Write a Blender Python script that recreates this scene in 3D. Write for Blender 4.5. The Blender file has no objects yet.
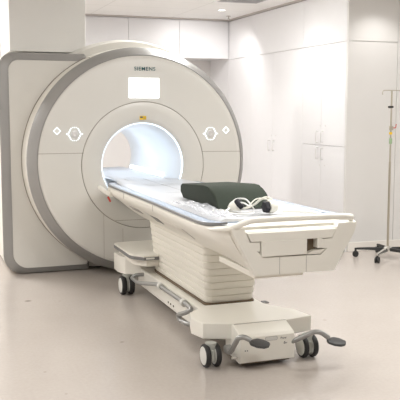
import bpy, bmesh, math, random
from mathutils import Vector, Matrix
random.seed(7)
PI = math.pi
S = bpy.context.scene
COL = S.collection
cos, sin, R = math.cos, math.sin, math.radians

# ------------------------------------------------------------------ materials
def mat(name, col, rough=.5, metal=0.0, bump=0.0, bscale=60, var=0.0, vscale=6, emit=None, estr=0, alpha=None, trans=0, coat=0):
    m = bpy.data.materials.new(name); m.use_nodes = True
    nt = m.node_tree; N = nt.nodes; L = nt.links
    b = N['Principled BSDF']
    b.inputs['Base Color'].default_value = (*col, 1)
    b.inputs['Roughness'].default_value = rough
    b.inputs['Metallic'].default_value = metal
    if coat: b.inputs['Coat Weight'].default_value = coat; b.inputs['Coat Roughness'].default_value = .15
    if trans: b.inputs['Transmission Weight'].default_value = trans
    if alpha is not None: b.inputs['Alpha'].default_value = alpha
    if emit: b.inputs['Emission Color'].default_value = (*emit, 1); b.inputs['Emission Strength'].default_value = estr
    tc = N.new('ShaderNodeTexCoord')
    n = N.new('ShaderNodeTexNoise'); n.inputs['Scale'].default_value = vscale; n.inputs['Detail'].default_value = 4
    L.new(tc.outputs['Object'], n.inputs['Vector'])
    mx = N.new('ShaderNodeMix'); mx.data_type = 'RGBA'
    v = var or .015
    mx.inputs['A'].default_value = (*[c * (1 - v) for c in col], 1)
    mx.inputs['B'].default_value = (*[min(1, c * (1 + v)) for c in col], 1)
    L.new(n.outputs['Fac'], mx.inputs['Factor']); L.new(mx.outputs['Result'], b.inputs['Base Color'])
    if bump:
        n2 = N.new('ShaderNodeTexNoise'); n2.inputs['Scale'].default_value = bscale; n2.inputs['Detail'].default_value = 3
        bp = N.new('ShaderNodeBump'); bp.inputs['Strength'].default_value = bump; bp.inputs['Distance'].default_value = .003
        L.new(tc.outputs['Object'], n2.inputs['Vector']); L.new(n2.outputs['Fac'], bp.inputs['Height']); L.new(bp.outputs['Normal'], b.inputs['Normal'])
    return m

M = {}
M['cover'] = mat('scanner_cover', (.66, .645, .60), .32, coat=.1)
M['face'] = mat('scanner_face', (.67, .655, .61), .34, coat=.1)
M['rim'] = mat('rim_cream', (.74, .72, .66), .35)
M['band'] = mat('silver_band', (.30, .295, .285), .42, metal=.35)
M['gap'] = mat('panel_gap', (.27, .23, .18), .8)
M['bore'] = mat('bore_lining', (.82, .85, .88), .35)
M['plinth'] = mat('dark_plinth', (.05, .045, .04), .7)
M['tray'] = mat('bed_shell', (.84, .82, .75), .33, coat=.1)
M['bellow'] = mat('bed_bellows', (.82, .79, .71), .42)
M['top'] = mat('bed_top', (.58, .59, .61), .3)
M['edge'] = mat('bed_edge_rail', (.40, .47, .58), .25)
M['dark'] = mat('dark_gap', (.05, .035, .02), .8)
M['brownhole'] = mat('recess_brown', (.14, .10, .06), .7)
M['greytrim'] = mat('grey_trim', (.20, .20, .20), .4, metal=.3)
M['tube'] = mat('tube_grey', (.33, .33, .32), .35, metal=.5)
M['rubber'] = mat('black_rubber', (.018, .018, .018), .55)
M['hub'] = mat('wheel_hub', (.70, .70, .66), .4)
M['whub'] = mat('wheel_fork', (.45, .46, .42), .4)
M['pedal'] = mat('pedal_pad', (.055, .055, .055), .5, bump=.2, bscale=200)
M['foam'] = mat('foam_green', (.024, .033, .022), .9, bump=.6, bscale=180, var=.25, vscale=90)
M['phone'] = mat('headphone_white', (.74, .73, .66), .4)
M['cush'] = mat('ear_cushion', (.01, .01, .016), .6)
M['cable'] = mat('tube_clear', (.78, .78, .76), .3)
M['plastic'] = mat('plastic_sheet', (.74, .76, .80), .18, alpha=.30, bump=.5, bscale=25)
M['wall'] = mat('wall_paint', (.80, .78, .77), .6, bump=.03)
M['wallr'] = mat('wall_paint_less_lit', (.71, .70, .68), .6, bump=.03)  # weaker light on the right wall is put into this greyer colour
M['cab'] = mat('cabinet_laminate', (.80, .795, .81), .38)
M['cabin'] = mat('cabinet_carcass', (.40, .375, .36), .6)
M['handle'] = mat('cab_handle', (.72, .71, .70), .3, metal=.5)
M['base'] = mat('baseboard_vinyl', (.78, .75, .70), .5)
M['trim'] = mat('shadow_trim', (.56, .51, .49), .6)
M['pill'] = mat('pillar_paint', (.74, .735, .71), .6)
M['white'] = mat('white_paint', (.85, .84, .83), .5)
M['screen'] = mat('screen_white', (.9, .9, .9), .3, emit=(.93, .97, 1), estr=1.6)
M['led'] = mat('led_blue', (.8, .9, 1), .3, emit=(.72, .86, 1), estr=1.1)
M['ledw'] = mat('led_white', (.9, .95, 1), .3, emit=(.93, .97, 1), estr=3.6)
M['glyph'] = mat('glyph_white', (.9, .95, 1), .3, emit=(.85, .95, 1), estr=.9)
M['teal'] = mat('logo_teal', (.012, .11, .115), .5)
M['faint'] = mat('letter_grey', (.36, .36, .34), .5)
M['ink'] = mat('ink', (.12, .12, .12), .6)
M['yellow'] = mat('label_yellow', (.85, .56, .02), .5)
M['red'] = mat('red_mark', (.55, .05, .03), .5)
M['steel'] = mat('pole_steel', (.50, .46, .38), .3, metal=.8)
M['chrome'] = mat('chrome', (.75, .74, .70), .2, metal=.9)
M['green'] = mat('tag_green', (.32, .45, .27), .6)
M['lamp'] = mat('lamp_diffuser', (1, 1, 1), .5, emit=(1, .98, .95), estr=3)
M['grille'] = mat('vent_grille', (.50, .50, .51), .5)

def floor_mat():
    m = bpy.data.materials.new('floor_vinyl'); m.use_nodes = True
    nt = m.node_tree; N = nt.nodes; L = nt.links; b = N['Principled BSDF']
    tc = N.new('ShaderNodeTexCoord')
    n = N.new('ShaderNodeTexNoise'); n.inputs['Scale'].default_value = 45; n.inputs['Detail'].default_value = 6
    n2 = N.new('ShaderNodeTexNoise'); n2.inputs['Scale'].default_value = 1.4; n2.inputs['Detail'].default_value = 3
    for q in (n, n2): L.new(tc.outputs['Object'], q.inputs['Vector'])
    mx = N.new('ShaderNodeMix'); mx.data_type = 'RGBA'
    mx.inputs['A'].default_value = (.475, .428, .388, 1); mx.inputs['B'].default_value = (.545, .498, .458, 1)
    L.new(n.outputs['Fac'], mx.inputs['Factor'])
    mx2 = N.new('ShaderNodeMix'); mx2.data_type = 'RGBA'; mx2.blend_type = 'MULTIPLY'; mx2.inputs['Factor'].default_value = 1
    rmp = N.new('ShaderNodeValToRGB'); rmp.color_ramp.elements[0].position = .35; rmp.color_ramp.elements[1].position = .65
    rmp.color_ramp.elements[0].color = (.955, .95, .945, 1); rmp.color_ramp.elements[1].color = (1, 1, 1, 1)
    L.new(n2.outputs['Fac'], rmp.inputs['Fac'])
    L.new(mx.outputs['Result'], mx2.inputs['A']); L.new(rmp.outputs['Color'], mx2.inputs['B'])
    cur = mx2.outputs['Result']
    # scuffs and stains that sit on the vinyl
    for (x, y, r, c) in STAINS:
        d = N.new('ShaderNodeVectorMath'); d.operation = 'DISTANCE'; d.inputs[1].default_value = (x, y, 0)
        L.new(tc.outputs['Object'], d.inputs[0])
        mr = N.new('ShaderNodeMapRange'); mr.inputs['From Min'].default_value = r * .4; mr.inputs['From Max'].default_value = r
        mr.inputs['To Min'].default_value = c; mr.inputs['To Max'].default_value = 0
        L.new(d.outputs['Value'], mr.inputs['Value'])
        k = N.new('ShaderNodeMix'); k.data_type = 'RGBA'; k.inputs['B'].default_value = (.20, .17, .15, 1)
        L.new(mr.outputs['Result'], k.inputs['Factor']); L.new(cur, k.inputs['A']); cur = k.outputs['Result']
    L.new(cur, b.inputs['Base Color'])
    b.inputs['Roughness'].default_value = .22
    b.inputs['Specular IOR Level'].default_value = .5
    bp = N.new('ShaderNodeBump'); bp.inputs['Strength'].default_value = .08; bp.inputs['Distance'].default_value = .002
    L.new(n.outputs['Fac'], bp.inputs['Height']); L.new(bp.outputs['Normal'], b.inputs['Normal'])
    return m
STAINS = [(.842, 6.586, .035, .75), (1.095, 6.494, .014, .4), (1.296, 5.169, .02, .5), (.695, 4.719, .014, .35), (.75, 4.3, .012, .35), (2.9, 5.2, .02, .35), (2.62, 6.2, .016, .35), (1.75, 3.75, .015, .3)]
M['floor'] = floor_mat()

def ceil_mat():
    m = bpy.data.materials.new('ceiling_tile'); m.use_nodes = True
    nt = m.node_tree; N = nt.nodes; L = nt.links; b = N['Principled BSDF']
    tc = N.new('ShaderNodeTexCoord')
    br = N.new('ShaderNodeTexBrick'); br.offset = 0; br.squash = 1
    br.inputs['Color1'].default_value = (.88, .87, .855, 1); br.inputs['Color2'].default_value = (.89, .88, .865, 1)
    br.inputs['Mortar'].default_value = (.74, .73, .71, 1); br.inputs['Scale'].default_value = 1
    br.inputs['Mortar Size'].default_value = .006; br.inputs['Brick Width'].default_value = 1.2; br.inputs['Row Height'].default_value = .6
    L.new(tc.outputs['Object'], br.inputs['Vector']); L.new(br.outputs['Color'], b.inputs['Base Color'])
    b.inputs['Roughness'].default_value = .85
    return m
M['ceil'] = ceil_mat()

# ------------------------------------------------------------------ helpers
ORIG = {}
def tag(o, label, cat, group=None):
    o['label'] = label; o['category'] = cat
    if group: o['group'] = group
    return o
def thing(name, label, cat, loc, group=None):
    o = bpy.data.objects.new(name, None); COL.objects.link(o); o.location = loc
    o.empty_display_size = .1
    tag(o, label, cat, group); ORIG[o] = Vector(loc)
    return o
def obj(name, bm, m, parent=None, smooth=False, at=None, label=None):
    """bm holds world coordinates; the object's origin goes to `at` (top level) or to its thing's origin."""
    me = bpy.data.meshes.new(name)
    bmesh.ops.recalc_face_normals(bm, faces=bm.faces)
    o0 = ORIG[parent] if parent else (Vector(at) if at else Vector((0, 0, 0)))
    bmesh.ops.translate(bm, verts=bm.verts, vec=-o0)
    if smooth:
        for f in bm.faces: f.smooth = True
    bm.to_mesh(me); bm.free()
    if smooth: me.set_sharp_from_angle(angle=R(38))
    me.materials.append(M[m])
    o = bpy.data.objects.new(name, me); COL.objects.link(o)
    if parent: o.parent = parent; ORIG[o] = o0
    else: o.location = o0; ORIG[o] = o0
    if label: o['label'] = label
    return o
def struct(name, bm, m, at=None, parent=None, smooth=False):
    o = obj(name, bm, m, parent, smooth, at)
    if not parent: o['kind'] = 'structure'
    return o
def box(bm, x0, x1, y0, y1, z0, z1, bev=0, seg=2):
    vs = [bm.verts.new((x, y, z)) for x in (x0, x1) for y in (y0, y1) for z in (z0, z1)]
    F = [(0, 1, 3, 2), (4, 6, 7, 5), (0, 4, 5, 1), (2, 3, 7, 6), (0, 2, 6, 4), (1, 5, 7, 3)]
    fs = [bm.faces.new([vs[i] for i in f]) for f in F]
    if bev:
        es = list({e for f in fs for e in f.edges})
        bmesh.ops.bevel(bm, geom=es, offset=bev, segments=seg, affect='EDGES', profile=.5)
    return bm
def nb(*a, **k): return box(bmesh.new(), *a, **k)
def loop(bm, pts): return [bm.verts.new(p) for p in pts]
def bridge(bm, a, b):
    n = len(a)
    for i in range(n):
        bm.faces.new((a[i], a[(i + 1) % n], b[(i + 1) % n], b[i]))
def loft(bm, sections, cap=True):
    ls = [loop(bm, s) for s in sections]
    for a, b in zip(ls, ls[1:]): bridge(bm, a, b)
    if cap: bm.faces.new(ls[0]); bm.faces.new(ls[-1][::-1])
    return bm
def prism(bm, poly, axis, a, b, bev=0, seg=2):
    """poly: 2D outline; axis 'y': (x,z) outline pushed from y=a to y=b; 'x': (y,z); 'z': (x,y)."""
    def P(p, t):
        return {'y': (p[0], t, p[1]), 'x': (t, p[0], p[1]), 'z': (p[0], p[1], t)}[axis]
    n0 = set(bm.faces)
    loft(bm, [[P(p, a) for p in poly], [P(p, b) for p in poly]])
    if bev:
        fs = [f for f in bm.faces if f not in n0]
        es = list({e for f in fs if len(f.verts) == len(poly) and len(poly) != 4 or f in fs[-2:] for e in f.edges})
        bmesh.ops.bevel(bm, geom=es, offset=bev, segments=seg, affect='EDGES', profile=.5)
    return bm
def tube(bm, pts, r, n=12, closed=False):
    pts = [Vector(p) for p in pts]; k = len(pts); rings = []
    up = None
    for i, p in enumerate(pts):
        if closed: t = pts[(i + 1) % k] - pts[i - 1]
        else: t = (pts[min(i + 1, k - 1)] - pts[max(i - 1, 0)])
        t.normalize()
        if up is None:
            up = Vector((0, 0, 1)) if abs(t.z) < .9 else Vector((1, 0, 0))
        a = t.cross(up).normalized(); up = a.cross(t).normalized()
        rr = r[i] if isinstance(r, (list, tuple)) else r
        rings.append([bm.verts.new(p + (a * cos(j * 2 * PI / n) + up * sin(j * 2 * PI / n)) * rr) for j in range(n)])
    for a, b in zip(rings, rings[1:]): bridge(bm, a, b)
    if closed: bridge(bm, rings[-1], rings[0])
    else: bm.faces.new(rings[0]); bm.faces.new(rings[-1][::-1])
    return bm
def smoothpath(pts, n=8):
    """Catmull-Rom through the points."""
    P = [Vector(p) for p in pts]; out = []
    for i in range(len(P) - 1):
        p0, p1, p2, p3 = P[max(i - 1, 0)], P[i], P[i + 1], P[min(i + 2, len(P) - 1)]
        for k in range(n):
            t = k / n
            out.append(.5 * ((2 * p1) + (p2 - p0) * t + (2 * p0 - 5 * p1 + 4 * p2 - p3) * t * t + (3 * p1 - p0 - 3 * p2 + p3) * t ** 3))
    out.append(P[-1]); return out
def filletpath(pts, r, n=5):
    P = [Vector(p) for p in pts]; out = [P[0]]
    for i in range(1, len(P) - 1):
        a = (P[i - 1] - P[i]); b = (P[i + 1] - P[i]); rr = min(r, a.length * .45, b.length * .45)
        A = P[i] + a.normalized() * rr; B = P[i] + b.normalized() * rr
        for k in range(n + 1):
            t = k / n; out.append(A * (1 - t) ** 2 + P[i] * 2 * t * (1 - t) + B * t * t)
    out.append(P[-1]); return out
def rrect(x0, x1, z0, z1, rs, n=8):
    """rounded rectangle outline; rs = radii bl, br, tr, tl"""
    bl, br, tr, tl = rs; o = []
    for cx, cz, r, a0 in ((x0 + bl, z0 + bl, bl, 180), (x1 - br, z0 + br, br, 270), (x1 - tr, z1 - tr, tr, 0), (x0 + tl, z1 - tl, tl, 90)):
        for k in range(n + 1):
            a = R(a0 + 90 * k / n); o.append((cx + r * cos(a), cz + r * sin(a)))
    return o
def lathe_y(bm, prof, cx, n=96, zmin=None, close=False):
    """prof: (r, y, cz) rings about a Y-parallel axis"""
    rings = []
    for r, y, cz in prof:
        ring = []
        for k in range(n):
            a = 2 * PI * k / n
            z = cz + r * sin(a)
            if zmin is not None and z < zmin: z = zmin
            ring.append(bm.verts.new((cx + r * cos(a), y, z)))
        rings.append(ring)
    for a, b in zip(rings, rings[1:]): bridge(bm, a, b)
    if close: bridge(bm, rings[-1], rings[0])
    return rings
def lathe(bm, prof, c, axis='z', n=32):
    """prof: (r, h) around an axis through c, closed at both ends"""
    c = Vector(c); rings = []
    for r, h in prof:
        ring = []
        for k in range(n):
            a = 2 * PI * k / n; u, v = r * cos(a), r * sin(a)
            ring.append(bm.verts.new(c + Vector({'z': (u, v, h), 'x': (h, u, v), 'y': (u, h, v)}[axis])))
        rings.append(ring)
    for a, b in zip(rings, rings[1:]): bridge(bm, a, b)
    bm.faces.new(rings[0][::-1]); bm.faces.new(rings[-1])
    return bm
def text(name, s, w, loc, m, parent, normal='-y', bold=.0, h=None, spacing=1.0):
    cu = bpy.data.curves.new(name, 'FONT'); cu.body = s; cu.size = 1; cu.extrude = .01; cu.offset = bold; cu.space_character = spacing
    t = bpy.data.objects.new('tmp', cu); COL.objects.link(t)
    bpy.context.view_layer.update()
    me = bpy.data.meshes.new_from_object(t)
    COL.objects.unlink(t); bpy.data.objects.remove(t)
    xs = [v.co.x for v in me.vertices]; ys = [v.co.y for v in me.vertices]
    sc = w / (max(xs) - min(xs)); sy = (h / (max(ys) - min(ys))) if h else sc
    o0 = ORIG[parent]
    for v in me.vertices:
        x = (v.co.x - min(xs)) * sc; z = (v.co.y - min(ys)) * sy; d = v.co.z * .1
        v.co = Vector((loc[0] + x, loc[1] - d, loc[2] + z)) - o0
    me.materials.append(M[m]); me.name = name
    o = bpy.data.objects.new(name, me); COL.objects.link(o); o.parent = parent; ORIG[o] = o0
    return o

# ------------------------------------------------------------------ room shell
CZ = 2.95
struct('floor', nb(-3.2, 8.2, -2.2, 12.2, -.1, 0), 'floor')
struct('ceiling', nb(-3.2, 8.2, -2.2, 12.2, CZ, CZ + .1), 'ceil')
struct('wall_back', nb(-3.2, 5.3, 12, 12.2, 0, CZ), 'wall')
struct('wall_left', nb(-3.2, -3, -2.2, 12, 0, CZ), 'wall')
struct('wall_front', nb(-3, 8.2, -2.2, -2, 0, CZ), 'wall')
struct('wall_far_right', nb(8, 8.2, -2, 7.7, 0, CZ), 'wall')
wr = bmesh.new()
box(wr, 4.535, 5.160, 7.70, 7.80, 0, 2.352); box(wr, 5.166, 8, 7.70, 7.80, 0, CZ); box(wr, 4.535, 5.160, 7.70, 7.80, 2.362, CZ)
box(wr, 4.535, 8, 7.712, 7.80, 0, CZ)
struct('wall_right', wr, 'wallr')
struct('baseboard_right', nb(4.56, 8, 7.685, 7.70, 0, .105, bev=.004), 'base')
struct('trim_1', nb(4.50, 4.52, 7.72, 11.2, CZ - .022, CZ), 'trim')
struct('trim_2', nb(1.2, 4.50, 11.18, 11.20, CZ - .022, CZ), 'trim')
# boxed pillar above the scanner
struct('pillar', nb(.90, 1.648, 7.92, 8.75, 2.17, CZ, bev=.006), 'pill')

# ------------------------------------------------------------------ cabinets along the right-hand side
def handle_bm(y, z0, z1, x=4.52):
    bm = bmesh.new()
    tube(bm, filletpath([(x + .004, y, z0), (x - .032, y, z0), (x - .032, y, z1), (x + .004, y, z1)], .014), .0055, 8)
    return bm
G = .0022
def cabinet(name, label, ya, yb, doors, upper=True):
    t = thing(name, label, 'cabinet', (4.8, (ya + yb) / 2, 0))
    obj('body', nb(4.545, 5.15, ya + .001, yb - .001, .10, CZ - .001), 'cabin', t)
    obj('toe_kick', nb(4.60, 5.10, ya + .001, yb - .001, 0, .10), 'plinth', t)
    for (a, b, z0, z1, hy, hz) in doors:
        d = obj('door', nb(4.52, 4.545, a + G, b - G, z0 + G, z1 - G, bev=.0015, seg=1), 'cab', t)
        if hy:
            obj('handle', handle_bm(hy, hz, hz + .135), 'handle', d, True)
            kb = lathe(bmesh.new(), [(.007, -.004), (.007, .004)], (4.518, hy - .05, hz + (.20 if hz > 1.03 else -.07)), 'x', 12)
            obj('lock', kb, 'handle', d)
    if upper: obj('upper_door', nb(4.52, 4.545, ya + G, yb - G, 2.356 + G, CZ - .03, bev=.0015, seg=1), 'cab', t)
    return t
cabinet('storage_cabinet', 'white cabinet at the wall corner with four doors split at mid height', 7.73, 8.76,
        [(7.73, 8.28, 1.187, 2.356, 8.225, 1.215), (8.28, 8.76, 1.187, 2.356, 8.345, 1.215), (7.73, 8.28, .10, 1.187, 8.225, 1.02), (8.28, 8.76, .10, 1.187, 8.345, 1.02)])
cabinet('tall_cabinet', 'white cabinet with two full height doors beside the split door cabinet', 8.76, 10.36,
        [(8.76, 9.63, .10, 2.356, 9.565, 1.06), (9.63, 10.36, .10, 2.356, 9.70, 1.06)])
cabinet('corner_cabinet', 'narrow white tall cabinet right of the scanner in the far corner', 10.36, 11.195, [(10.36, 11.195, .10, 2.356, None, 0)])
struct('wall_alcove', nb(4.52, 5.15, 11.20, 12, 0, CZ), 'cab')
# end panel of the cabinet run
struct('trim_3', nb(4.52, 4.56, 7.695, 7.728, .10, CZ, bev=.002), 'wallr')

# overhead cupboards on the back wall
CL = ['white overhead cupboard on the back wall, nearest the right corner', 'white overhead cupboard on the back wall, second from the right corner',
      'white overhead cupboard on the back wall, beside the pillar', 'white overhead cupboard on the back wall behind the pillar']
for i, (a, b) in enumerate([(3.735, 4.515), (2.955, 3.735), (2.175, 2.955), (1.395, 2.175)]):
    t = thing('overhead_cupboard', CL[i], 'cupboard', ((a + b) / 2, 11.6, 2.37), 'overhead cupboards on the back wall')
    obj('body', nb(a + .001, b - .001, 11.225, 12.0, 2.385, CZ - .001), 'cab', t)
    obj('door', nb(a + G, b - G, 11.20, 11.225, 2.37, CZ - .03, bev=.0015, seg=1), 'cab', t)

# ceiling fittings in view
t = thing('ceiling_vent', 'grey slatted air vent in the ceiling near the top edge', 'vent', (3.86, 9.05, CZ))
fr = bmesh.new()
for a in ((3.56, 4.16, 9.33, 9.36), (3.56, 4.16, 8.76, 8.79), (3.56, 3.59, 8.79, 9.33), (4.13, 4.16, 8.79, 9.33)): box(fr, *a, CZ - .012, CZ)
obj('frame', fr, 'white', t)
for k in range(12):
    y = 8.80 + k * .044
    sl = bmesh.new(); prism(sl, [(y, CZ - .012), (y + .006, CZ - .014), (y + .032, CZ - .002), (y + .026, CZ)], 'x', 3.59, 4.13)
    obj('slat', sl, 'grille', t)
t = thing('sprinkler_head', 'tiny round sprinkler on the ceiling by the back corner', 'sprinkler', (4.33, 10.75, CZ))
obj('flange', lathe(bmesh.new(), [(.035, -.006), (.035, 0)], (4.33, 10.75, CZ)), 'trim', t)
obj('nozzle', lathe(bmesh.new(), [(.018, -.045), (.018, -.04), (.008, -.038), (.008, -.006)], (4.33, 10.75, CZ)), 'trim', t)

# ------------------------------------------------------------------ MRI scanner
CX, CD, CB = 2.056, 1.107, 1.073      # axis x, disc centre z, bore centre z
sc = thing('mri_scanner', 'big cream magnetic resonance scanner with a round grey-banded front and glowing blue bore', 'mri scanner', (CX, 8.2, 0))
# housing barrel behind the disc, with a hollow core
bm = bmesh.new()
lathe_y(bm, [(1.09, 7.682, CD), (1.105, 7.727, CD), (1.17, 7.755, CD), (1.20, 7.88, CD), (1.20, 8.0, CD), (1.20, 9.0, CD), (1.15, 9.2, CD), (.42, 9.24, CB)], CX, 128, zmin=.02)
obj('housing', bm, 'cover', sc, True)
# tall side cover
sx0, sx1, sz0, sz1 = .764, 1.60, .004, 2.146
outer = rrect(sx0, sx1, sz0, sz1, (.19, .02, .02, .15), 10)
innr = rrect(sx0 + .088, sx1 - .02, sz0 + .057, sz1 - .072, (.15, .02, .02, .10), 10)
bm = bmesh.new()
loft(bm, [[(x, 7.725, z) for x, z in outer], [(x, 8.6, z) for x, z in outer], [(x * .985 + .02, 9.2, z) for x, z in outer]], cap=False)
obj('side_cover', bm, 'rim', sc, True)
bm = bmesh.new()
ro = loop(bm, [(x, 7.725, z) for x, z in outer]); rm = loop(bm, [(x + (.012 if x < 1.2 else 0), 7.707, z + (.008 if z < 1 else -.008)) for x, z in outer])
ri = loop(bm, [(x, 7.683, z) for x, z in innr]); rb = loop(bm, [(x, 7.80, z) for x, z in innr])
bridge(bm, ro, rm); bridge(bm, rm, ri); bridge(bm, ri, rb)
obj('cover_frame', bm, 'band', sc, True, label='grey frame around the side cover')
pin = rrect(sx0 + .0895, sx1 - .021, sz0 + .0585, sz1 - .0735, (.149, .02, .02, .099), 10)
bm = bmesh.new(); prism(bm, pin, 'y', 7.686, 7.80)
obj('side_panel', bm, 'face', sc)
obj('plinth', nb(.90, 3.1, 7.82, 9.1, 0, .03), 'plinth', sc)
# rim of the front disc
bm = bmesh.new()
lathe_y(bm, [(1.091, 7.402, CD), (1.094, 7.42, CD), (1.098, 7.55, CD), (1.099, 7.680, CD), (1.08, 7.684, CD)], CX, 128, zmin=.022)
obj('disc_rim', bm, 'rim', sc, True)
bm = bmesh.new()
tube(bm, [(CX + 1.1015 * cos(R(a)), 7.683, CD + 1.1015 * sin(R(a))) for a in range(116, 256, 2)], .0035, 6)
obj('panel_gap', bm, 'gap', sc, True)
bm = bmesh.new(); tube(bm, [(CX + q * cos(R(116)), y, CD + q * sin(R(116))) for q, y in ((1.0945, 7.41), (1.0985, 7.55), (1.10, 7.68))], .0025, 6)
obj('panel_gap', bm, 'gap', sc, True)
# silver band
bm = bmesh.new()
lathe_y(bm, [(1.007, 7.30, CD), (1.007, 7.2685, CD), (1.013, 7.270, CD), (1.052, 7.325, CD), (1.085, 7.382, CD), (1.0915, 7.40, CD), (1.0915, 7.43, CD)], CX, 128, zmin=.02)
obj('silver_band', bm, 'band', sc, True, label='silver grey band around the front disc')
# front face
bm = bmesh.new()
lathe_y(bm, [(.6065, 7.262, CB), (.6085, 7.255, CB), (.75, 7.256, CB + .010), (.88, 7.258, CB + .022), (.96, 7.262, CD - .004), (1.001, 7.268, CD), (1.005, 7.272, CD), (1.005, 7.30, CD)], CX, 128, zmin=.03)
obj('front_panel', bm, 'face', sc, True)
bm = bmesh.new()
lathe_y(bm, [(.590, 7.264, CB), (.6115, 7.264, CB)], CX, 128)
obj('panel_gap', bm, 'gap', sc)
bm = bmesh.new()
lathe_y(bm, [(.407, 7.2955, CB), (.416, 7.284, CB), (.45, 7.270, CB), (.52, 7.258, CB), (.598, 7.254, CB), (.6015, 7.256, CB), (.602, 7.264, CB)], CX, 128)
obj('bore_surround', bm, 'face', sc, True)
bm = bmesh.new()
lathe_y(bm, [(.4075, 7.295, CB), (.401, 7.305, CB), (.399, 7.318, CB)], CX, 128)
obj('light_ring', bm, 'led', sc, True, label='blue light ring around the bore')
bm = bmesh.new()
lathe_y(bm, [(.399, 7.318, CB), (.380, 7.37, CB), (.362, 7.46, CB), (.352, 7.58, CB), (.350, 7.75, CB), (.350, 8.95, CB), (.356, 9.08, CB), (.375, 9.16, CB), (.42, 9.22, CB), (.43, 9.24, CB)], CX, 128)
obj('bore_lining', bm, 'bore', sc, True)
# bright light strip low on the right side of the bore
def strip(name, a0, a1, y0, y1, r, m):
    bm = bmesh.new()
    n = 6; A = []; 
    for y in (y0, y0 + .03, y1 - .03, y1):
        sh = .35 if y in (y0, y1) else 1
        am = (a0 + a1) / 2; hw = (a1 - a0) / 2 * sh
        A.append([bm.verts.new((CX + rr * cos(R(am - hw + 2 * hw * k / n)), y, CB + rr * sin(R(am - hw + 2 * hw * k / n)))) for rr in (r,) for k in range(n + 1)])
    for a, b in zip(A, A[1:]):
        for i in range(n): bm.faces.new((a[i], a[i + 1], b[i + 1], b[i]))
    r_ = bmesh.ops.extrude_face_region(bm, geom=bm.faces[:])
    vs = [v for v in r_['geom'] if isinstance(v, bmesh.types.BMVert)]
    for v in vs:
        d = Vector((v.co.x - CX, 0, v.co.z - CB)).normalized(); v.co += d * .006
    return obj(name, bm, m, sc, True)
strip('light_strip', -25.5, -19.5, 7.65, 9.0, .345, 'ledw'); strip('light_strip', 199.5, 205.5, 7.65, 9.0, .345, 'ledw')  # the left strip, out of view, is added to even the bore lighting
# table guide inside the bore
bm = bmesh.new()
hw = .30
bot = [(CX + .352 * cos(R(a)), CB + .352 * sin(R(a))) for a in range(-148, -31, 6)]
bot2 = [(CX + .352 * cos(R(-148)), CB + .352 * sin(R(-148)))]
prism(bm, bot, 'y', 7.30, 9.15)
obj('bore_bridge', bm, 'top', sc, label='flat white bridge inside the bore')
# seams on the front face
def face_y(x, z, dz=0):
    r = math.hypot(x - CX, z - CB)
    pts = [(.6085, 7.255), (.75, 7.256), (.88, 7.258), (.96, 7.262), (1.001, 7.268)]
    if r < pts[0][0]: return 7.254
    for (r0, y0), (r1, y1) in zip(pts, pts[1:]):
        if r <= r1: return y0 + (y1 - y0) * (r - r0) / (r1 - r0)
    return 7.268
def seam(p0, p1, r=.0022):
    n = 10; P = []
    for k in range(n + 1):
        x = p0[0] + (p1[0] - p0[0]) * k / n; z = p0[1] + (p1[1] - p0[1]) * k / n
        P.append((x, face_y(x, z) , z))
    bm = bmesh.new(); tube(bm, P, r, 6); return obj('panel_seam', bm, 'gap', sc, True)
seam((1.055, 1.20), (1.470, 1.20)); seam((2.648, 1.195), (3.058, 1.19))
# lower dock panel seams
seam((CX - .29, .55), (CX + .29, .55), .0016)
seam((1.655, .62), (1.655, .18), .0012)
seam((1.84, .47), (1.84, .16), .0012)
# display
d = obj('display_frame', nb(1.908, 2.213, 7.2535, 7.275, 1.709, 1.905, bev=.003), 'cover', sc)
obj('screen', nb(1.912, 2.209, 7.2475, 7.2575, 1.713, 1.901, bev=.002), 'screen', d, label='blank bright white screen')
# lit control pads, two per side
def pad_hex(cx, cz):
    y = face_y(cx, cz)
    g = obj('control_pad', lathe(bmesh.new(), [(.058, .003), (.058, -.0015)], (cx, y, cz), 'y', 32), 'face', sc, True)
    kb = obj('knob', lathe(bmesh.new(), [(.035, 0), (.035, -.010), (.031, -.018), (.015, -.020), (.012, -.018)], (cx, y, cz), 'y', 32), 'handle', g, True, label='round silver knob')
    bm = bmesh.new()
    yy = y - .004
    hexp = [(cx + .060 * cos(R(a)), cz + .066 * sin(R(a))) for a in (0, 60, 120, 180, 240, 300)]
    for k in (0, 2, 3, 5):                                  # the slanted sides
        a, b = Vector((hexp[k][0], yy, hexp[k][1])), Vector((hexp[(k + 1) % 6][0], yy, hexp[(k + 1) % 6][1]))
        tube(bm, [a.lerp(b, .04), a.lerp(b, .96)], .0042, 6)
    for s in (-1, 1):
        for q in (-.017, 0, .017): box(bm, cx + q - .0035, cx + q + .0035, yy - .003, yy + .003, cz + s * .060 - .0035, cz + s * .060 + .0035)
        box(bm, cx + s * .068 - .009, cx + s * .068 + .009, yy - .003, yy + .003, cz - .005, cz + .005)
    obj('lit_marking', bm, 'glyph', g)
def pad_diamond(cx, cz):
    y = face_y(cx, cz)
    g = obj('control_button', lathe(bmesh.new(), [(.034, .003), (.034, -.0015)], (cx, y, cz), 'y', 32), 'face', sc, True)
    bm = bmesh.new(); r = .032; P = [Vector((cx + r, y - .004, cz)), Vector((cx, y - .004, cz + r)), Vector((cx - r, y - .004, cz)), Vector((cx, y - .004, cz - r))]
    [tube(bm, [P[k], P[(k + 1) % 4]], .0034, 6) for k in range(4)]
    obj('lit_marking', bm, 'glyph', g)
pad_diamond(1.228, 1.408); pad_hex(1.390, 1.378); pad_hex(2.735, 1.369); pad_diamond(2.900, 1.402)
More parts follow.
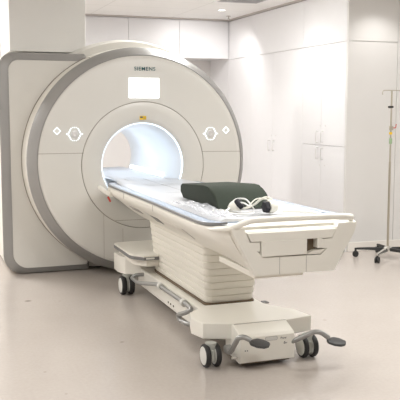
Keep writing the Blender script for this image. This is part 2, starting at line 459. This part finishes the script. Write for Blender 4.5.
# lettering and label
text('lettering', 'SIEMENS', .206, (1.968, 7.2555, 1.970), 'teal', sc, bold=.004, h=.036, spacing=1.12)
text('lettering', 'MAGNETOM Aera', .272, (.972, 7.7355, 1.962), 'faint', sc, h=.030)
text('lettering', 'A Tim System', .13, (.982, 7.7355, 1.932), 'faint', sc, h=.014)
lb = obj('warning_label', nb(2.019, 2.082, 7.2575, 7.2665, 1.508, 1.543), 'yellow', sc, label='small yellow warning label')
bm = bmesh.new(); box(bm, 2.023, 2.048, 7.2568, 7.2576, 1.523, 1.539)
for q in range(3): box(bm, 2.051, 2.079, 7.2568, 7.2576, 1.513 + q * .010, 1.516 + q * .010)
obj('print', bm, 'ink', lb)

# ------------------------------------------------------------------ patient table
TX = 2.045
tb = thing('patient_table', 'long white wheeled patient table docked in front of the scanner', 'patient table', (TX, 5.5, 0))
# shell of the table top: cross-sections along the length
def tsec(y, wt, zt, wb, zb, lip=.03):
    p = [(-wt + .015, zt), (-wt, zt - .008), (-wt - .002, zt - lip), (-wt + .012, zt - .07), (-(wt + wb) / 2 - .015, (zt + zb) / 2 - .01), (-wb - .01, zb + .012), (-wb + .01, zb)]
    full = p + [(-x, z) for x, z in p[::-1]]
    return [(TX + x, y, z) for x, z in full]
bm = bmesh.new()
loft(bm, [tsec(7.24, .30, .90, .16, .80), tsec(7.08, .38, .915, .20, .74), tsec(6.85, .44, .925, .22, .69), tsec(6.5, .455, .93, .215, .67), tsec(5.4, .462, .93, .215, .67), tsec(4.7, .478, .93, .22, .67),
          tsec(4.35, .484, .932, .23, .67), tsec(4.20, .468, .938, .24, .67), tsec(4.10, .440, .942, .25, .67), tsec(4.04, .405, .942, .255, .67)])
obj('table_shell', bm, 'tray', tb, True)
# front fascia: U-shaped frame with recess
FX = TX - .017
def P(poly, y0, y1, name, m, par=tb, label=None):
    b = bmesh.new(); prism(b, [(TX + x, z) for x, z in poly], 'y', y0, y1)
    return obj(name, b, m, par, label=label)
b = bmesh.new()
V = {'A': (-.414, .945), 'B': (-.400, .905), 'C': (-.35, .813), 'D': (-.270, .668), 'E': (.235, .668), 'F': (.305, .80), 'G': (.366, .905), 'H': (.380, .945),
     'a': (-.345, .945), 'b': (-.331, .920), 'c': (-.305, .862), 'd': (-.243, .860), 'e': (-.243, .806), 'f': (-.262, .812), 'g': (-.222, .772),
     'h': (.145, .766), 'i': (.183, .800), 'j': (.150, .806), 'k': (.150, .858), 'l': (.217, .860), 'm': (.243, .912), 'n': (.257, .945)}
b = bmesh.new(); VV = {k: b.verts.new((TX + x, 4.05, z)) for k, (x, z) in V.items()}
for q in ('ABba', 'BCcb', 'Cfdc', 'fed', 'CDgf', 'DEhg', 'EFih', 'FGml', 'Fli', 'ilk', 'ikj', 'GHnm'): b.faces.new([VV[c] for c in q])
ex = bmesh.ops.extrude_face_region(b, geom=b.faces[:])
bmesh.ops.translate(b, verts=[v for v in ex['geom'] if isinstance(v, bmesh.types.BMVert)], vec=(0, -.065, 0))
obj('end_frame', b, 'tray', tb)
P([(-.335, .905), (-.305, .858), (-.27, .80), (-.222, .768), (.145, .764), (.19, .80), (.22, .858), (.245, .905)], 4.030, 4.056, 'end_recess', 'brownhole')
bm = bmesh.new(); prism(bm, [(TX - .327, .916), (TX - .300, .8655), (TX + .213, .8635), (TX + .238, .916)], 'y', 3.976, 4.045, bev=.004); obj('carriage_end', bm, 'tray', tb)
bm = bmesh.new(); box(bm, TX - .238, TX + .047, 3.970, 4.04, .777, .868, bev=.005); obj('end_drawer', bm, 'tray', tb)
bm = bmesh.new(); box(bm, TX + .118, TX + .152, 3.980, 4.04, .806, .866, bev=.004); obj('end_stop', bm, 'tray', tb)
bm = bmesh.new(); prism(bm, [(TX + .05, .772), (TX + .142, .770), (TX + .178, .800), (TX + .10, .790)], 'y', 3.99, 4.04); obj('end_latch', bm, 'bellow', tb)
for s_ in (-.12, .05):
    bm = bmesh.new(); tube(bm, [(TX + s_, 3.984, .670), (TX + s_, 3.984, .768)], .0013, 5)
    obj('panel_seam', bm, 'cabin', tb)
# top deck behind the handle
bm = bmesh.new(); prism(bm, [(3.992, .920), (4.06, .930), (4.35, .936), (4.35, .90), (3.992, .90)], 'x', TX - .39, TX + .36); obj('end_deck', bm, 'tray', tb)
for k in range(4):
    bm = bmesh.new(); tube(bm, [(TX - .10 + k * .085, 4.01, .9235), (TX - .13 + k * .085, 4.16, .9320)], .0022, 5); obj('strap_line', bm, 'grille', tb)
# push handle
pts = [(TX - .472, 4.30, .912), (TX - .458, 4.16, .920), (TX - .425, 4.04, .936), (TX - .38, 3.99, .958), (TX - .33, 3.975, .980), (TX - .27, 3.970, .990), (TX, 3.965, .992), (TX + .24, 3.97, .988), (TX + .325, 3.985, .980), (TX + .362, 4.02, .970), (TX + .40, 4.10, .945), (TX + .455, 4.30, .918)]
sp = smoothpath(pts, 6); bm = bmesh.new(); tube(bm, sp, [.0185 * min(1, .30 + .70 * min(i, len(sp) - 1 - i) / 17) for i in range(len(sp))], 14); obj('push_handle', bm, 'tray', tb, True)
# side rails: pale blue strip with dark outer line
def strip_loft(offs, m, name, label=None):
    for s in (-1, 1):
        bm = bmesh.new(); secs = []
        for y, w, z in ((7.10, .372, .917), (6.85, .434, .927), (6.5, .449, .932), (5.4, .456, .932), (4.7, .472, .932), (4.38, .480, .935), (4.27, .477, .939), (4.20, .462, .943), (4.15, .43, .948), (4.12, .39, .954)):
            secs.append([(TX + s * (w + a), y, z + h) for a, h in offs])
        loft(bm, secs); obj(name, bm, m, tb, True, label=label)
strip_loft([(-.072, .002), (-.072, .012), (-.010, .012), (-.004, .002)], 'edge', 'side_rail', 'pale blue-grey rail strip')
strip_loft([(-.004, -.004), (-.004, .010), (.004, .010), (.007, -.004)], 'greytrim', 'rail_trim', 'thin dark line along the rail')
# tabletop running into the bore
bm = bmesh.new()
def top_sec(y, w, z0=.928, z1=.955): return [(TX - w, y, z0), (TX - w, y, z1 - .012), (TX - w + .03, y, z1), (TX - .12, y, z1 - .006), (TX + .12, y, z1 - .006), (TX + w - .03, y, z1), (TX + w, y, z1 - .012), (TX + w, y, z0)]
loft(bm, [top_sec(9.0, .23, .92, .94), top_sec(8.9, .26, .92, .94), top_sec(7.3, .26, .92, .945), top_sec(7.2, .27, .92, .95), top_sec(6.95, .335), top_sec(6.6, .37), top_sec(4.40, .39), top_sec(4.30, .36)])
obj('tabletop', bm, 'top', tb, True)
bm = bmesh.new()
for y in (4.42, 4.62, 5.9, 6.5, 6.62): box(bm, TX - .33, TX + .33, y, y + .004, .9500, .9512)
for x in (-.2, -.02, .2): box(bm, TX + x, TX + x + .004, 4.45, 7.2, .9495, .9508)
obj('top_seam', bm, 'grille', tb)
# grip slots and a small label set on the shell's flank
SEC = [(7.08, .38, .915, .20, .74), (6.85, .44, .925, .22, .69), (6.5, .455, .93, .215, .67), (5.4, .462, .93, .215, .67), (4.7, .478, .93, .22, .67), (4.35, .484, .932, .23, .67)]
def skirt_pt(y, s_, out):
    for p, q in zip(SEC, SEC[1:]):
        if p[0] >= y >= q[0]:
            t = (p[0] - y) / (p[0] - q[0]); wt, zt, wb, zb = [a + (c - a) * t for a, c in zip(p[1:], q[1:])]
    B = Vector((-wt + .012, 0, zt - .07)); C_ = Vector((-(wt + wb) / 2 - .015, 0, (zt + zb) / 2 - .01)); D_ = Vector((-wb - .01, 0, zb + .012))
    v = B.lerp(C_, s_ / .5) if s_ < .5 else C_.lerp(D_, (s_ - .5) / .5)
    n = Vector((-.63, 0, -.77))
    v = v + n * out
    return Vector((TX + v.x, y, v.z))
def flank(y0, y1, s0, s1, o1, name, m, par=None, label=None, o0=-.004):
    ss = [s0, s1] if (s0 - .5) * (s1 - .5) >= 0 else [s0, .5, s1]
    bm = bmesh.new()
    secs = []
    for k in range(5):
        y = y0 + (y1 - y0) * k / 4
        secs.append([skirt_pt(y, q, o1) for q in ss] + [skirt_pt(y, q, o0) for q in ss[::-1]])
    loft(bm, secs); return obj(name, bm, m, par or tb, label=label)
g = flank(5.06, 5.54, .46, .70, .0018, 'grip_frame', 'tray')
flank(5.08, 5.52, .50, .66, .003, 'grip_recess', 'base', g, label='long shallow grip slot')  # thin raised plate; the slot's shade is put into its darker colour
flank(4.955, 4.968, .40, .78, .002, 'grip_end_gap', 'cabin')
flank(5.64, 5.82, .52, .74, .003, 'dark_label', 'greytrim', label='small dark grey label')
flank(5.84, 5.95, .40, .60, .002, 'grip_lip', 'hub')
flank(6.15, 6.45, .50, .66, .003, 'grip_recess', 'cabin', label='short dark grip slot')
# docking hook with red mark near the scanner
bm = bmesh.new(); tube(bm, smoothpath([(TX - .455, 7.13, .885), (TX - .455, 6.9, .872), (TX - .44, 6.72, .86)], 5), .022, 10); obj('docking_arm', bm, 'tray', tb, True)
bm = bmesh.new(); tube(bm, [(TX - .452, 6.80, .83), (TX - .448, 6.74, .80)], .009, 8); obj('release_lever', bm, 'red', tb, True, label='tiny red release lever')
# vertical seams on the rim side
for y in (6.2, 5.35):
    bm = bmesh.new(); w = .463 if y > 5.5 else .468
    tube(bm, [(TX - w, y, .925), (TX - w - .001, y, .88)], .0018, 5); obj('panel_seam', bm, 'cabin', tb)
# pedestal bellows: ten stepped tiers
nT = 9; zt0, zt1 = .257, .70
for k in range(nT):
    f = k / (nT - 1); g_ = .004
    z0 = zt0 + (zt1 - zt0) * k / nT; z1 = zt0 + (zt1 - zt0) * (k + 1) / nT
    e = .012 * f + .004
    x0, x1 = TX - .180 - .030 * f, TX + .188 + .055 * f
    y0, y1 = 5.02 - .03 * f, 6.30 + .06 * f
    bm = bmesh.new()
    pb = rrect(x0 + .006, x1 - .006, y0 + .006, y1 - .006, (.05,) * 4, 5); pt = rrect(x0, x1, y0, y1, (.05,) * 4, 5)
    loft(bm, [[(x, y, z0 + .001) for x, y in pb], [(x, y, z0 + .012) for x, y in pt], [(x, y, z1 - .004) for x, y in pt], [(x, y, z1 + .001) for x, y in pb]])
    obj('bellows_tier', bm, 'bellow', tb, True)
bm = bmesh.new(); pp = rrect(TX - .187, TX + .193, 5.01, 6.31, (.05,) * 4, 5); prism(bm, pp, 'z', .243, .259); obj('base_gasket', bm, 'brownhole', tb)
# under plate between shell and bellows
obj('under_plate', nb(TX - .25, TX + .06, 4.04, 4.60, .640, .675, bev=.004), 'bellow', tb)
# chassis
obj('chassis', nb(TX - .255, TX + .235, 4.75, 6.55, .085, .241, bev=.012), 'tray', tb)
# wing across the foot end
bm = bmesh.new()
wing = [(-.358, 4.86), (-.402, 4.71), (-.370, 4.571), (-.195, 4.497), (.181, 4.474), (.368, 4.512), (.345, 4.69), (.22, 4.86), (.20, 5.0), (-.20, 5.0), (-.25, 4.95)]
prism(bm, [(TX + x, y) for x, y in wing], 'z', .150, .253, bev=.006, seg=2)
obj('front_wing', bm, 'tray', tb)
# control box with panel
bm = bmesh.new()
BX0, BX1, BY = TX - .204, TX + .167, 4.35
prism(bm, [(BY, .040), (BY, .196), (BY + .012, .208), (4.47, .250), (4.60, .240), (4.60, .075), (4.56, .045), (BY + .02, .030)], 'x', BX0, BX1, bev=.003)
cb = obj('control_box', bm, 'tray', tb)
bm = bmesh.new(); prism(bm, [(BY + .016, .2105), (4.468, .2535), (4.474, .245), (BY + .020, .202)], 'x', BX0 + .006, BX1 - .006); obj('box_lid', bm, 'tray', tb)
bm = bmesh.new(); tube(bm, [(BX0 + .006, 4.4715, .2535), (BX1 - .006, 4.4715, .2535)], .0022, 6); obj('panel_seam', bm, 'cabin', tb)
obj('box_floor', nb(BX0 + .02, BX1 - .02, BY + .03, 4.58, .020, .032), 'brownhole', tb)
sl = rrect(TX - .035, TX + .045, .168, .189, (.008,) * 4, 3); bm = bmesh.new(); prism(bm, sl, 'y', 4.3465, 4.356); obj('slot_label', bm, 'hub', tb)
bm = bmesh.new(); prism(bm, rrect(TX - .0375, TX + .0475, .1655, .1915, (.010,) * 4, 3), 'y', 4.3477, 4.356); obj('slot_frame', bm, 'cabin', tb)
text('lettering', 'Pow', .040, (TX + .070, 4.3495, .168), 'ink', tb, h=.014)
for a, b in (((.092, .138), (.104, .138)), ((.104, .138), (.098, .152)), ((.098, .152), (.092, .138)), ((.110, .138), (.114, .145))):
    bm = bmesh.new(); tube(bm, [(TX + a[0], 4.3492, a[1]), (TX + b[0], 4.3492, b[1])], .0018, 5); obj('symbol_stroke', bm, 'ink', tb)
for k in range(2): obj('indicator', nb(TX - .175 + k * .014, TX - .168 + k * .014, 4.3485, 4.351, .112, .119), 'ink', tb)
# head-end unit with cap and grey trim
hx0, hx1 = TX - .405, TX - .09
bm = bmesh.new(); prism(bm, [(hx0 + .15, 6.46), (hx0 + .035, 6.54), (hx0 + .008, 6.60), (hx0, 6.66), (hx0, 6.80), (hx0 + .03, 6.84), (TX + .32, 6.84), (TX + .36, 6.80), (TX + .36, 6.62), (TX + .31, 6.46)], 'z', .178, .330, bev=.008); obj('rear_housing', bm, 'tray', tb)
cap = [(hx0 + .085, 6.12), (hx0 + .02, 6.20), (hx0, 6.26), (hx0, 6.80), (hx0 + .04, 6.86), (TX - .2, 6.88), (TX + .3, 6.88), (TX + .36, 6.80), (TX + .36, 6.26), (TX + .28, 6.12)]
bm = bmesh.new(); prism(bm, [(TX + (x - TX) * .90, 6.5 + (y - 6.5) * .93) for x, y in cap], 'z', .315, .375); obj('cap_neck', bm, 'bellow', tb)
bm = bmesh.new(); prism(bm, cap, 'z', .372, .398); obj('cap_trim', bm, 'greytrim', tb, label='dark grey trim around the rear cap')
bm = bmesh.new(); prism(bm, [(TX + (x - TX) * .992, 6.5 + (y - 6.5) * .99) for x, y in cap], 'z', .398, .410); obj('rear_cap', bm, 'tray', tb)
obj('cap_catch', nb(hx0 + .105, hx0 + .175, 6.112, 6.125, .380, .393), 'hub', tb, label='small silver catch')
# casters: fork with two wheels each
def caster(cx, cy, zt, r=.078, w=.014):
    fk = bmesh.new(); lathe(fk, [(.030, r * .9), (.036, r * 1.1), (.036, zt)], (cx, cy, 0), 'z', 20)
    box(fk, cx - .014, cx + .014, cy - .05, cy + .05, r * .5, r * 1.6, bev=.012)
    f = obj('caster', fk, 'whub', tb, True)
    for s in (-1, 1):
        c = (cx + s * .034, cy, r)
        bm = lathe(bmesh.new(), [(r * .80, -w), (r * .93, -w * .95), (r, -w * .5), (r, w * .5), (r * .93, w * .95), (r * .80, w)], c, 'x', 40)
        wl = obj('wheel', bm, 'rubber', f, True)
        hb = lathe(bmesh.new(), [(r * .45, -w - .006), (r * .76, -w - .003), (r * .81, -w + .002), (r * .81, w - .002), (r * .76, w + .003), (r * .45, w + .006)], c, 'x', 32)
        obj('wheel_hub', hb, 'hub', f, True)
caster(TX - .355, 4.47, .155, .074, .016); caster(TX + .305, 4.44, .155, .074, .016)
caster(TX - .355, 6.55, .180, .082, .022); caster(TX + .305, 6.53, .160, .080, .020)
# steering rod along the left side
rx = TX - .385
pts = [(1.80, 6.36, .205), (1.73, 6.38, .200), (1.695, 6.40, .175), (1.695, 6.20, .172), (1.75, 5.86, .228), (1.752, 5.78, .236), (1.752, 5.12, .242), (1.745, 4.98, .236), (1.71, 5.04, .20), (1.695, 5.14, .165), (1.70, 5.12, .130), (1.73, 4.98, .130), (1.80, 4.93, .16)]
bm = bmesh.new(); tube(bm, filletpath(pts, .05, 5), .0165, 12); obj('steering_rod', bm, 'tube', tb, True, label='bent grey steel rod')
rx = 1.70
for y in (5.74, 5.18):
    bm = bmesh.new(); lathe(bm, [(.024, -.022), (.028, -.018), (.028, .018), (.024, .022)], (rx + .052, y, .238), 'y', 16)
    box(bm, rx + .06, TX - .25, y - .016, y + .016, .210, .238, bev=.004)
    obj('rod_clamp', bm, 'hub', tb, True)
for y in (5.66, 5.60, 5.53): obj('screw', lathe(bmesh.new(), [(.008, 0), (.008, -.004)], (TX - .254, y, .125), 'x', 10), 'dark', tb)
# brake pedals
for name, pts, pad, ang in (
    ('brake_pedal', [(TX - .24, 4.46, .085), (TX - .265, 4.36, .115), (TX - .265, 4.24, .240), (TX - .24, 4.21, .252), (TX - .205, 4.19, .232)], (TX - .155, 4.17, .215), 8),
    ('brake_pedal', [(TX + .10, 4.40, .115), (TX + .16, 4.36, .140), (TX + .265, 4.27, .218), (TX + .30, 4.25, .216), (TX + .345, 4.23, .180)], (TX + .395, 4.22, .155), 8)):
    bm = bmesh.new(); tube(bm, filletpath(pts, .04, 5), .016, 12); pr_ = obj(name, bm, 'tube', tb, True)
    bm = bmesh.new(); px, py, pz = pad
    secs = []
    for u, w, h, dz in ((-.062, .016, .012, .006), (-.035, .040, .013, .003), (.005, .052, .012, 0), (.040, .040, .010, -.004), (.062, .012, .006, -.006)):
        secs.append([(px + u, py - w, pz + dz - h * .6 - w * .25), (px + u, py - w * .9, pz + dz + h * .4 - w * .22), (px + u, py, pz + dz + h), (px + u, py + w * .9, pz + dz + h * .4 + w * .22), (px + u, py + w, pz + dz - h * .6 + w * .25), (px + u, py, pz + dz - h)])
    loft(bm, secs); obj('pedal_pad', bm, 'pedal', pr_, True)
bm = bmesh.new(); tube(bm, [(TX - .262, 4.46, .105), (TX - .225, 4.46, .105)], .026, 14); obj('pedal_pivot', bm, 'tube', tb, True)
bm = bmesh.new(); tube(bm, [(TX - .262, 4.36, .075), (TX - .225, 4.36, .075)], .008, 10); obj('pedal_bolt', bm, 'chrome', tb, True)
obj('small_foot_switch', nb(TX + .22, TX + .26, 4.93, 4.99, .245, .253, bev=.002), 'greytrim', tb)

# ------------------------------------------------------------------ things on the table
prof = [(5.44, .957), (5.50, 1.0), (5.50, 1.045), (5.47, 1.062), (5.24, 1.075), (5.0, 1.090), (4.92, 1.087), (4.85, 1.072), (4.79, 1.044), (4.752, 1.005), (4.715, .957)]
bm = bmesh.new(); prism(bm, prof, 'x', 1.835, 2.215, bev=.010, seg=2)
fo = obj('foam_cushion', bm, 'foam', None, True, at=(2.045, 5.0, .957))
tag(fo, 'dark green foam cushion with a rounded top lying across the table', 'cushion')

# headphones
hx, hy = 2.085, 4.53
t = thing('headphones', 'white headphones with black ear cushions in front of the green cushion', 'headphones', (hx, hy, .956))
def ear(c, ax, name='ear_cup'):
    bm = bmesh.new(); A = Vector(ax).normalized(); c = Vector(c)
    tube(bm, [c - A * .004, c + A * .004, c + A * .026, c + A * .050, c + A * .062], [.040, .043, .042, .033, .018], 24)
    e = obj(name, bm, 'phone', t, True)
    bm = bmesh.new(); B = c - A * .004
    tube(bm, [c - A * .004, c - A * .012, c - A * .026, c - A * .034, c - A * .035], [.034, .040, .040, .033, .018], 6)
    obj('ear_cushion', bm, 'cush', e, True, label='black padded ear cushion')
c1 = (2.060, 4.43, .9995); ear(c1, (.99, .12, .03))
c2 = (1.900, 4.560, .998); ear(c2, (-.55, .35, -.55))
bm = bmesh.new(); tube(bm, smoothpath([(2.095, 4.46, 1.043), (2.05, 4.45, 1.058), (2.01, 4.46, 1.040), (1.965, 4.48, 1.00), (1.93, 4.52, .980)], 7), .0060, 8); obj('headband', bm, 'phone', t, True)
bm = bmesh.new(); tube(bm, smoothpath([(2.09, 4.47, 1.035), (2.04, 4.48, 1.042), (2.00, 4.50, 1.01), (1.95, 4.54, .985)], 7), .005, 8); obj('headband', bm, 'phone', t, True)
# cables (soft air tubes)
t = obj('air_tube', tube(bmesh.new(), smoothpath([(2.0, 4.52, .975), (1.96, 4.56, 1.035), (1.90, 4.60, 1.03), (1.86, 4.56, .975), (1.90, 4.50, .967), (1.97, 4.47, .966), (1.93, 4.40, .966), (1.84, 4.42, .966), (1.80, 4.50, .966), (1.86, 4.56, .99), (1.92, 4.53, 1.02), (1.97, 4.50, .99)], 7), .0055, 8), 'cable', None, True, at=(1.9, 4.5, .957))
tag(t, 'coiled clear white air tube looped at the left of the headphones', 'tube')
t = obj('cable', tube(bmesh.new(), smoothpath([(2.12, 4.47, .985), (2.11, 4.56, 1.03), (2.05, 4.60, 1.03), (1.98, 4.58, .985), (1.93, 4.62, .967), (1.84, 4.60, .966), (1.78, 4.66, .966), (1.75, 4.58, .966)], 7), .0045, 8), 'phone', None, True, at=(2.0, 4.6, .957))
tag(t, 'thin white cable running from the headphones along the cushion', 'cable')
t = obj('strap', tube(bmesh.new(), smoothpath([(2.17, 4.46, .962), (2.25, 4.43, .962), (2.33, 4.35, .960), (2.38, 4.24, .955), (2.40, 4.15, .958)], 6), .005, 8), 'phone', None, True, at=(2.3, 4.4, .957))
tag(t, 'white cord lying on the table from the headphones to the right corner', 'cord')
# crumpled clear plastic sheet
bm = bmesh.new(); nx, ny = 26, 30; g = []
for i in range(nx + 1):
    row = []
    for j in range(ny + 1):
        u, v = i / nx, j / ny
        x = 1.655 + u * .15 - .012 * sin(v * 7); y = 4.30 + v * .80 + .02 * sin(u * 9 + 1)
        z = .962 + .010 * (sin(u * 17 + v * 9) * sin(v * 23 - u * 6) + 1) * .9 + .004 * random.random()
        row.append(bm.verts.new((x, y, z)))
    g.append(row)
for i in range(nx):
    for j in range(ny): bm.faces.new((g[i][j], g[i + 1][j], g[i + 1][j + 1], g[i][j + 1]))
t = obj('plastic_sheet', bm, 'plastic', None, True, at=(1.78, 4.7, .957))
sm = t.modifiers.new('thickness', 'SOLIDIFY'); sm.thickness = .001
tag(t, 'crumpled clear plastic sheet lying on the left edge of the table', 'sheet')
# ------------------------------------------------------------------ drip stand
px, py = 4.782, 7.22
t = thing('drip_stand', 'thin steel drip stand on five black wheeled legs by the right wall', 'drip stand', (px, py, 0))
obj('pole', tube(bmesh.new(), [(px, py, .09), (px, py, 1.0), (px, py, 1.0), (px, py, 1.80)][:1] + [(px, py, 1.05)], .0125, 14), 'steel', t, True)
obj('upper_pole', tube(bmesh.new(), [(px, py, 1.0), (px, py, 1.802)], .009, 14), 'steel', t, True)
obj('base_hub', lathe(bmesh.new(), [(.045, .075), (.05, .085), (.045, .115), (.022, .135)], (px, py, 0), 'z', 20), 'chrome', t, True)
for a in (147, 219, 291, 3, 75):
    dx, dy = cos(R(a)), sin(R(a))
    bm = bmesh.new()
    n = Vector((-dy, dx, 0)); secs = []
    for s_, w, h, z in ((.03, .022, .034, .100), (.20, .018, .026, .097), (.32, .014, .020, .092), (.352, .012, .016, .090)):
        c = Vector((px + dx * s_, py + dy * s_, z))
        secs.append([c - n * w + Vector((0, 0, -h / 2)), c - n * w * .7 + Vector((0, 0, h / 2)), c + n * w * .7 + Vector((0, 0, h / 2)), c + n * w + Vector((0, 0, -h / 2))])
    loft(bm, secs); lg = obj('leg', bm, 'chrome' if a == 219 else 'rubber', t)
    if a == 219: lg['label'] = 'leg with a silver top'
    cx_, cy_ = px + dx * .34, py + dy * .34
    bm = lathe(bmesh.new(), [(.012, .055), (.012, .09)], (cx_, cy_, 0), 'z', 12)
    for s in (-1, 1):
        c0 = Vector((cx_, cy_, .0335)) + n * s * .014
        tube(bm, [c0 - n * .009, c0 - n * .007, c0 + n * .007, c0 + n * .009], [.026, .033, .033, .026], 20)
    obj('caster', bm, 'rubber', lg, True)
bm = bmesh.new(); w = .112; z = 1.805
tube(bm, filletpath([(px - w, py, z - .045), (px - w - .004, py, z - .01), (px - w + .02, py, z + .002), (px + w - .02, py, z + .002), (px + w + .004, py, z - .01), (px + w, py, z - .045)], .02), .0045, 8)
obj('hook_bar', bm, 'steel', t, True)
obj('collar', lathe(bmesh.new(), [(.018, 1.622), (.023, 1.626), (.023, 1.640), (.018, 1.644)], (px, py, 0), 'z', 16), 'rubber', t, True, label='small black collar')
obj('lock_knob', tube(bmesh.new(), [(px - .01, py - .01, 1.631), (px - .048, py - .02, 1.631)], .011, 8), 'rubber', t, True)
obj('clamp', nb(px - .014, px + .02, py - .02, py + .014, 1.385, 1.43, bev=.003), 'steel', t)
obj('clamp_screw', tube(bmesh.new(), filletpath([(px + .01, py - .01, 1.41), (px + .05, py - .015, 1.41), (px + .055, py - .015, 1.45)], .01), .005, 8), 'red', t, True, label='reddish clamp screw')
obj('yellow_tag', nb(px - .014, px + .010, py - .016, py + .012, 1.340, 1.366, bev=.002), 'yellow', t)
obj('green_tag', nb(px - .011, px + .011, py - .015, py + .013, 1.24, 1.30, bev=.002), 'green', t)

# ------------------------------------------------------------------ luminaires
def panel(x, y, w, d, watts, col, label):  # unseen panels added to light the room, scanner and cabinets
    t = thing('added_ceiling_light', label, 'ceiling light', (x, y, CZ), 'added ceiling light panels out of view')
    obj('housing', nb(x - w / 2 - .02, x + w / 2 + .02, y - d / 2 - .02, y + d / 2 + .02, CZ - .015, CZ - .0), 'white', t)
    obj('diffuser', nb(x - w / 2, x + w / 2, y - d / 2, y + d / 2, CZ - .02, CZ - .012), 'lamp', t)
    l = bpy.data.lights.new('added_ceiling_lamp', 'AREA'); l.shape = 'RECTANGLE'; l.size = w; l.size_y = d; l.energy = watts; l.color = col
    o = bpy.data.objects.new('added_ceiling_lamp', l); COL.objects.link(o); o.location = (x, y, CZ - .03)
def downlight(x, y, watts, ang=95, label='', tilt=(0, 0)):
    t = thing('downlight', label, 'downlight', (x, y, CZ), 'round recessed downlights')
    bm = bmesh.new(); tube(bm, [(x + .055 * cos(a * PI / 12), y + .055 * sin(a * PI / 12), CZ - .004) for a in range(24)], .007, 6, closed=True)
    obj('trim_ring', bm, 'white', t, True)
    obj('lens', lathe(bmesh.new(), [(.05, -.006), (.05, 0)], (x, y, CZ), 'z', 24), 'lamp', t)
    l = bpy.data.lights.new('spot', 'SPOT'); l.energy = watts; l.spot_size = R(ang); l.spot_blend = .7; l.shadow_soft_size = .05; l.color = (1, .98, .96)
    o = bpy.data.objects.new('spot', l); COL.objects.link(o); o.location = (x, y, CZ - .02); o.rotation_euler = (R(tilt[0]), R(tilt[1]), 0)
WARM = (1, .995, .98)
panel(1.2, 1.6, 1.2, .6, 34, WARM, 'added unseen ceiling light panel above the near floor')
panel(4.3, 4.8, 1.2, .6, 30, WARM, 'added unseen ceiling light panel right of the near floor')
panel(-1.6, 5.0, 1.2, .6, 46, WARM, 'added unseen ceiling light panel left of the table')
panel(2.6, 4.4, 1.2, .6, 35, WARM, 'added unseen ceiling light panel above the patient table')
panel(6.6, 4.6, .6, 1.2, 30, WARM, 'added unseen ceiling light panel far right of the room')
panel(2.9, 8.1, .6, .6, 34, WARM, 'added unseen ceiling light panel above the scanner right side')
panel(-.6, 9.6, 1.2, .6, 122, WARM, 'added unseen ceiling light panel behind the scanner on the left')
downlight(3.97, 10.1, 48, 140, 'small round downlight in the ceiling near the far corner, beside the vent', (28, 4))
downlight(4.10, 8.45, 10, 120, 'round downlight in front of the tall cabinets')
downlight(4.85, 7.30, 22, 120, 'round downlight over the drip stand')
# added fill lamps inside the bore, without a fitting, to brighten its lining
for y, e in ((7.65, 1.0), (8.3, 1.8)):
    l = bpy.data.lights.new('bore_fill_light', 'AREA'); l.shape = 'RECTANGLE'; l.size = .25; l.size_y = .4; l.energy = e; l.color = (.80, .90, 1)
    o = bpy.data.objects.new('bore_fill_light', l); COL.objects.link(o); o.location = (CX, y, CB + .33)

w = bpy.data.worlds.new('world'); S.world = w; w.use_nodes = True
w.node_tree.nodes['Background'].inputs['Color'].default_value = (.9, .93, 1, 1)
w.node_tree.nodes['Background'].inputs['Strength'].default_value = .3

# ------------------------------------------------------------------ camera
cam = bpy.data.cameras.new('camera'); co = bpy.data.objects.new('camera', cam); COL.objects.link(co)
cam.sensor_width = 36; cam.lens = 785 * 36 / 400; cam.clip_start = .05
co.location = (0, 0, 1.6)
co.rotation_euler = (PI / 2 - math.atan(90 / 785), 0, -math.atan(286 / 790))
S.camera = co
S.view_settings.view_transform = 'Standard'; S.view_settings.look = 'None'
S.view_settings.exposure = 0.33; S.view_settings.gamma = 1; S.view_settings.use_curve_mapping = False
S.cycles.max_bounces = 8; S.cycles.diffuse_bounces = 5
S.cycles.use_denoising = True
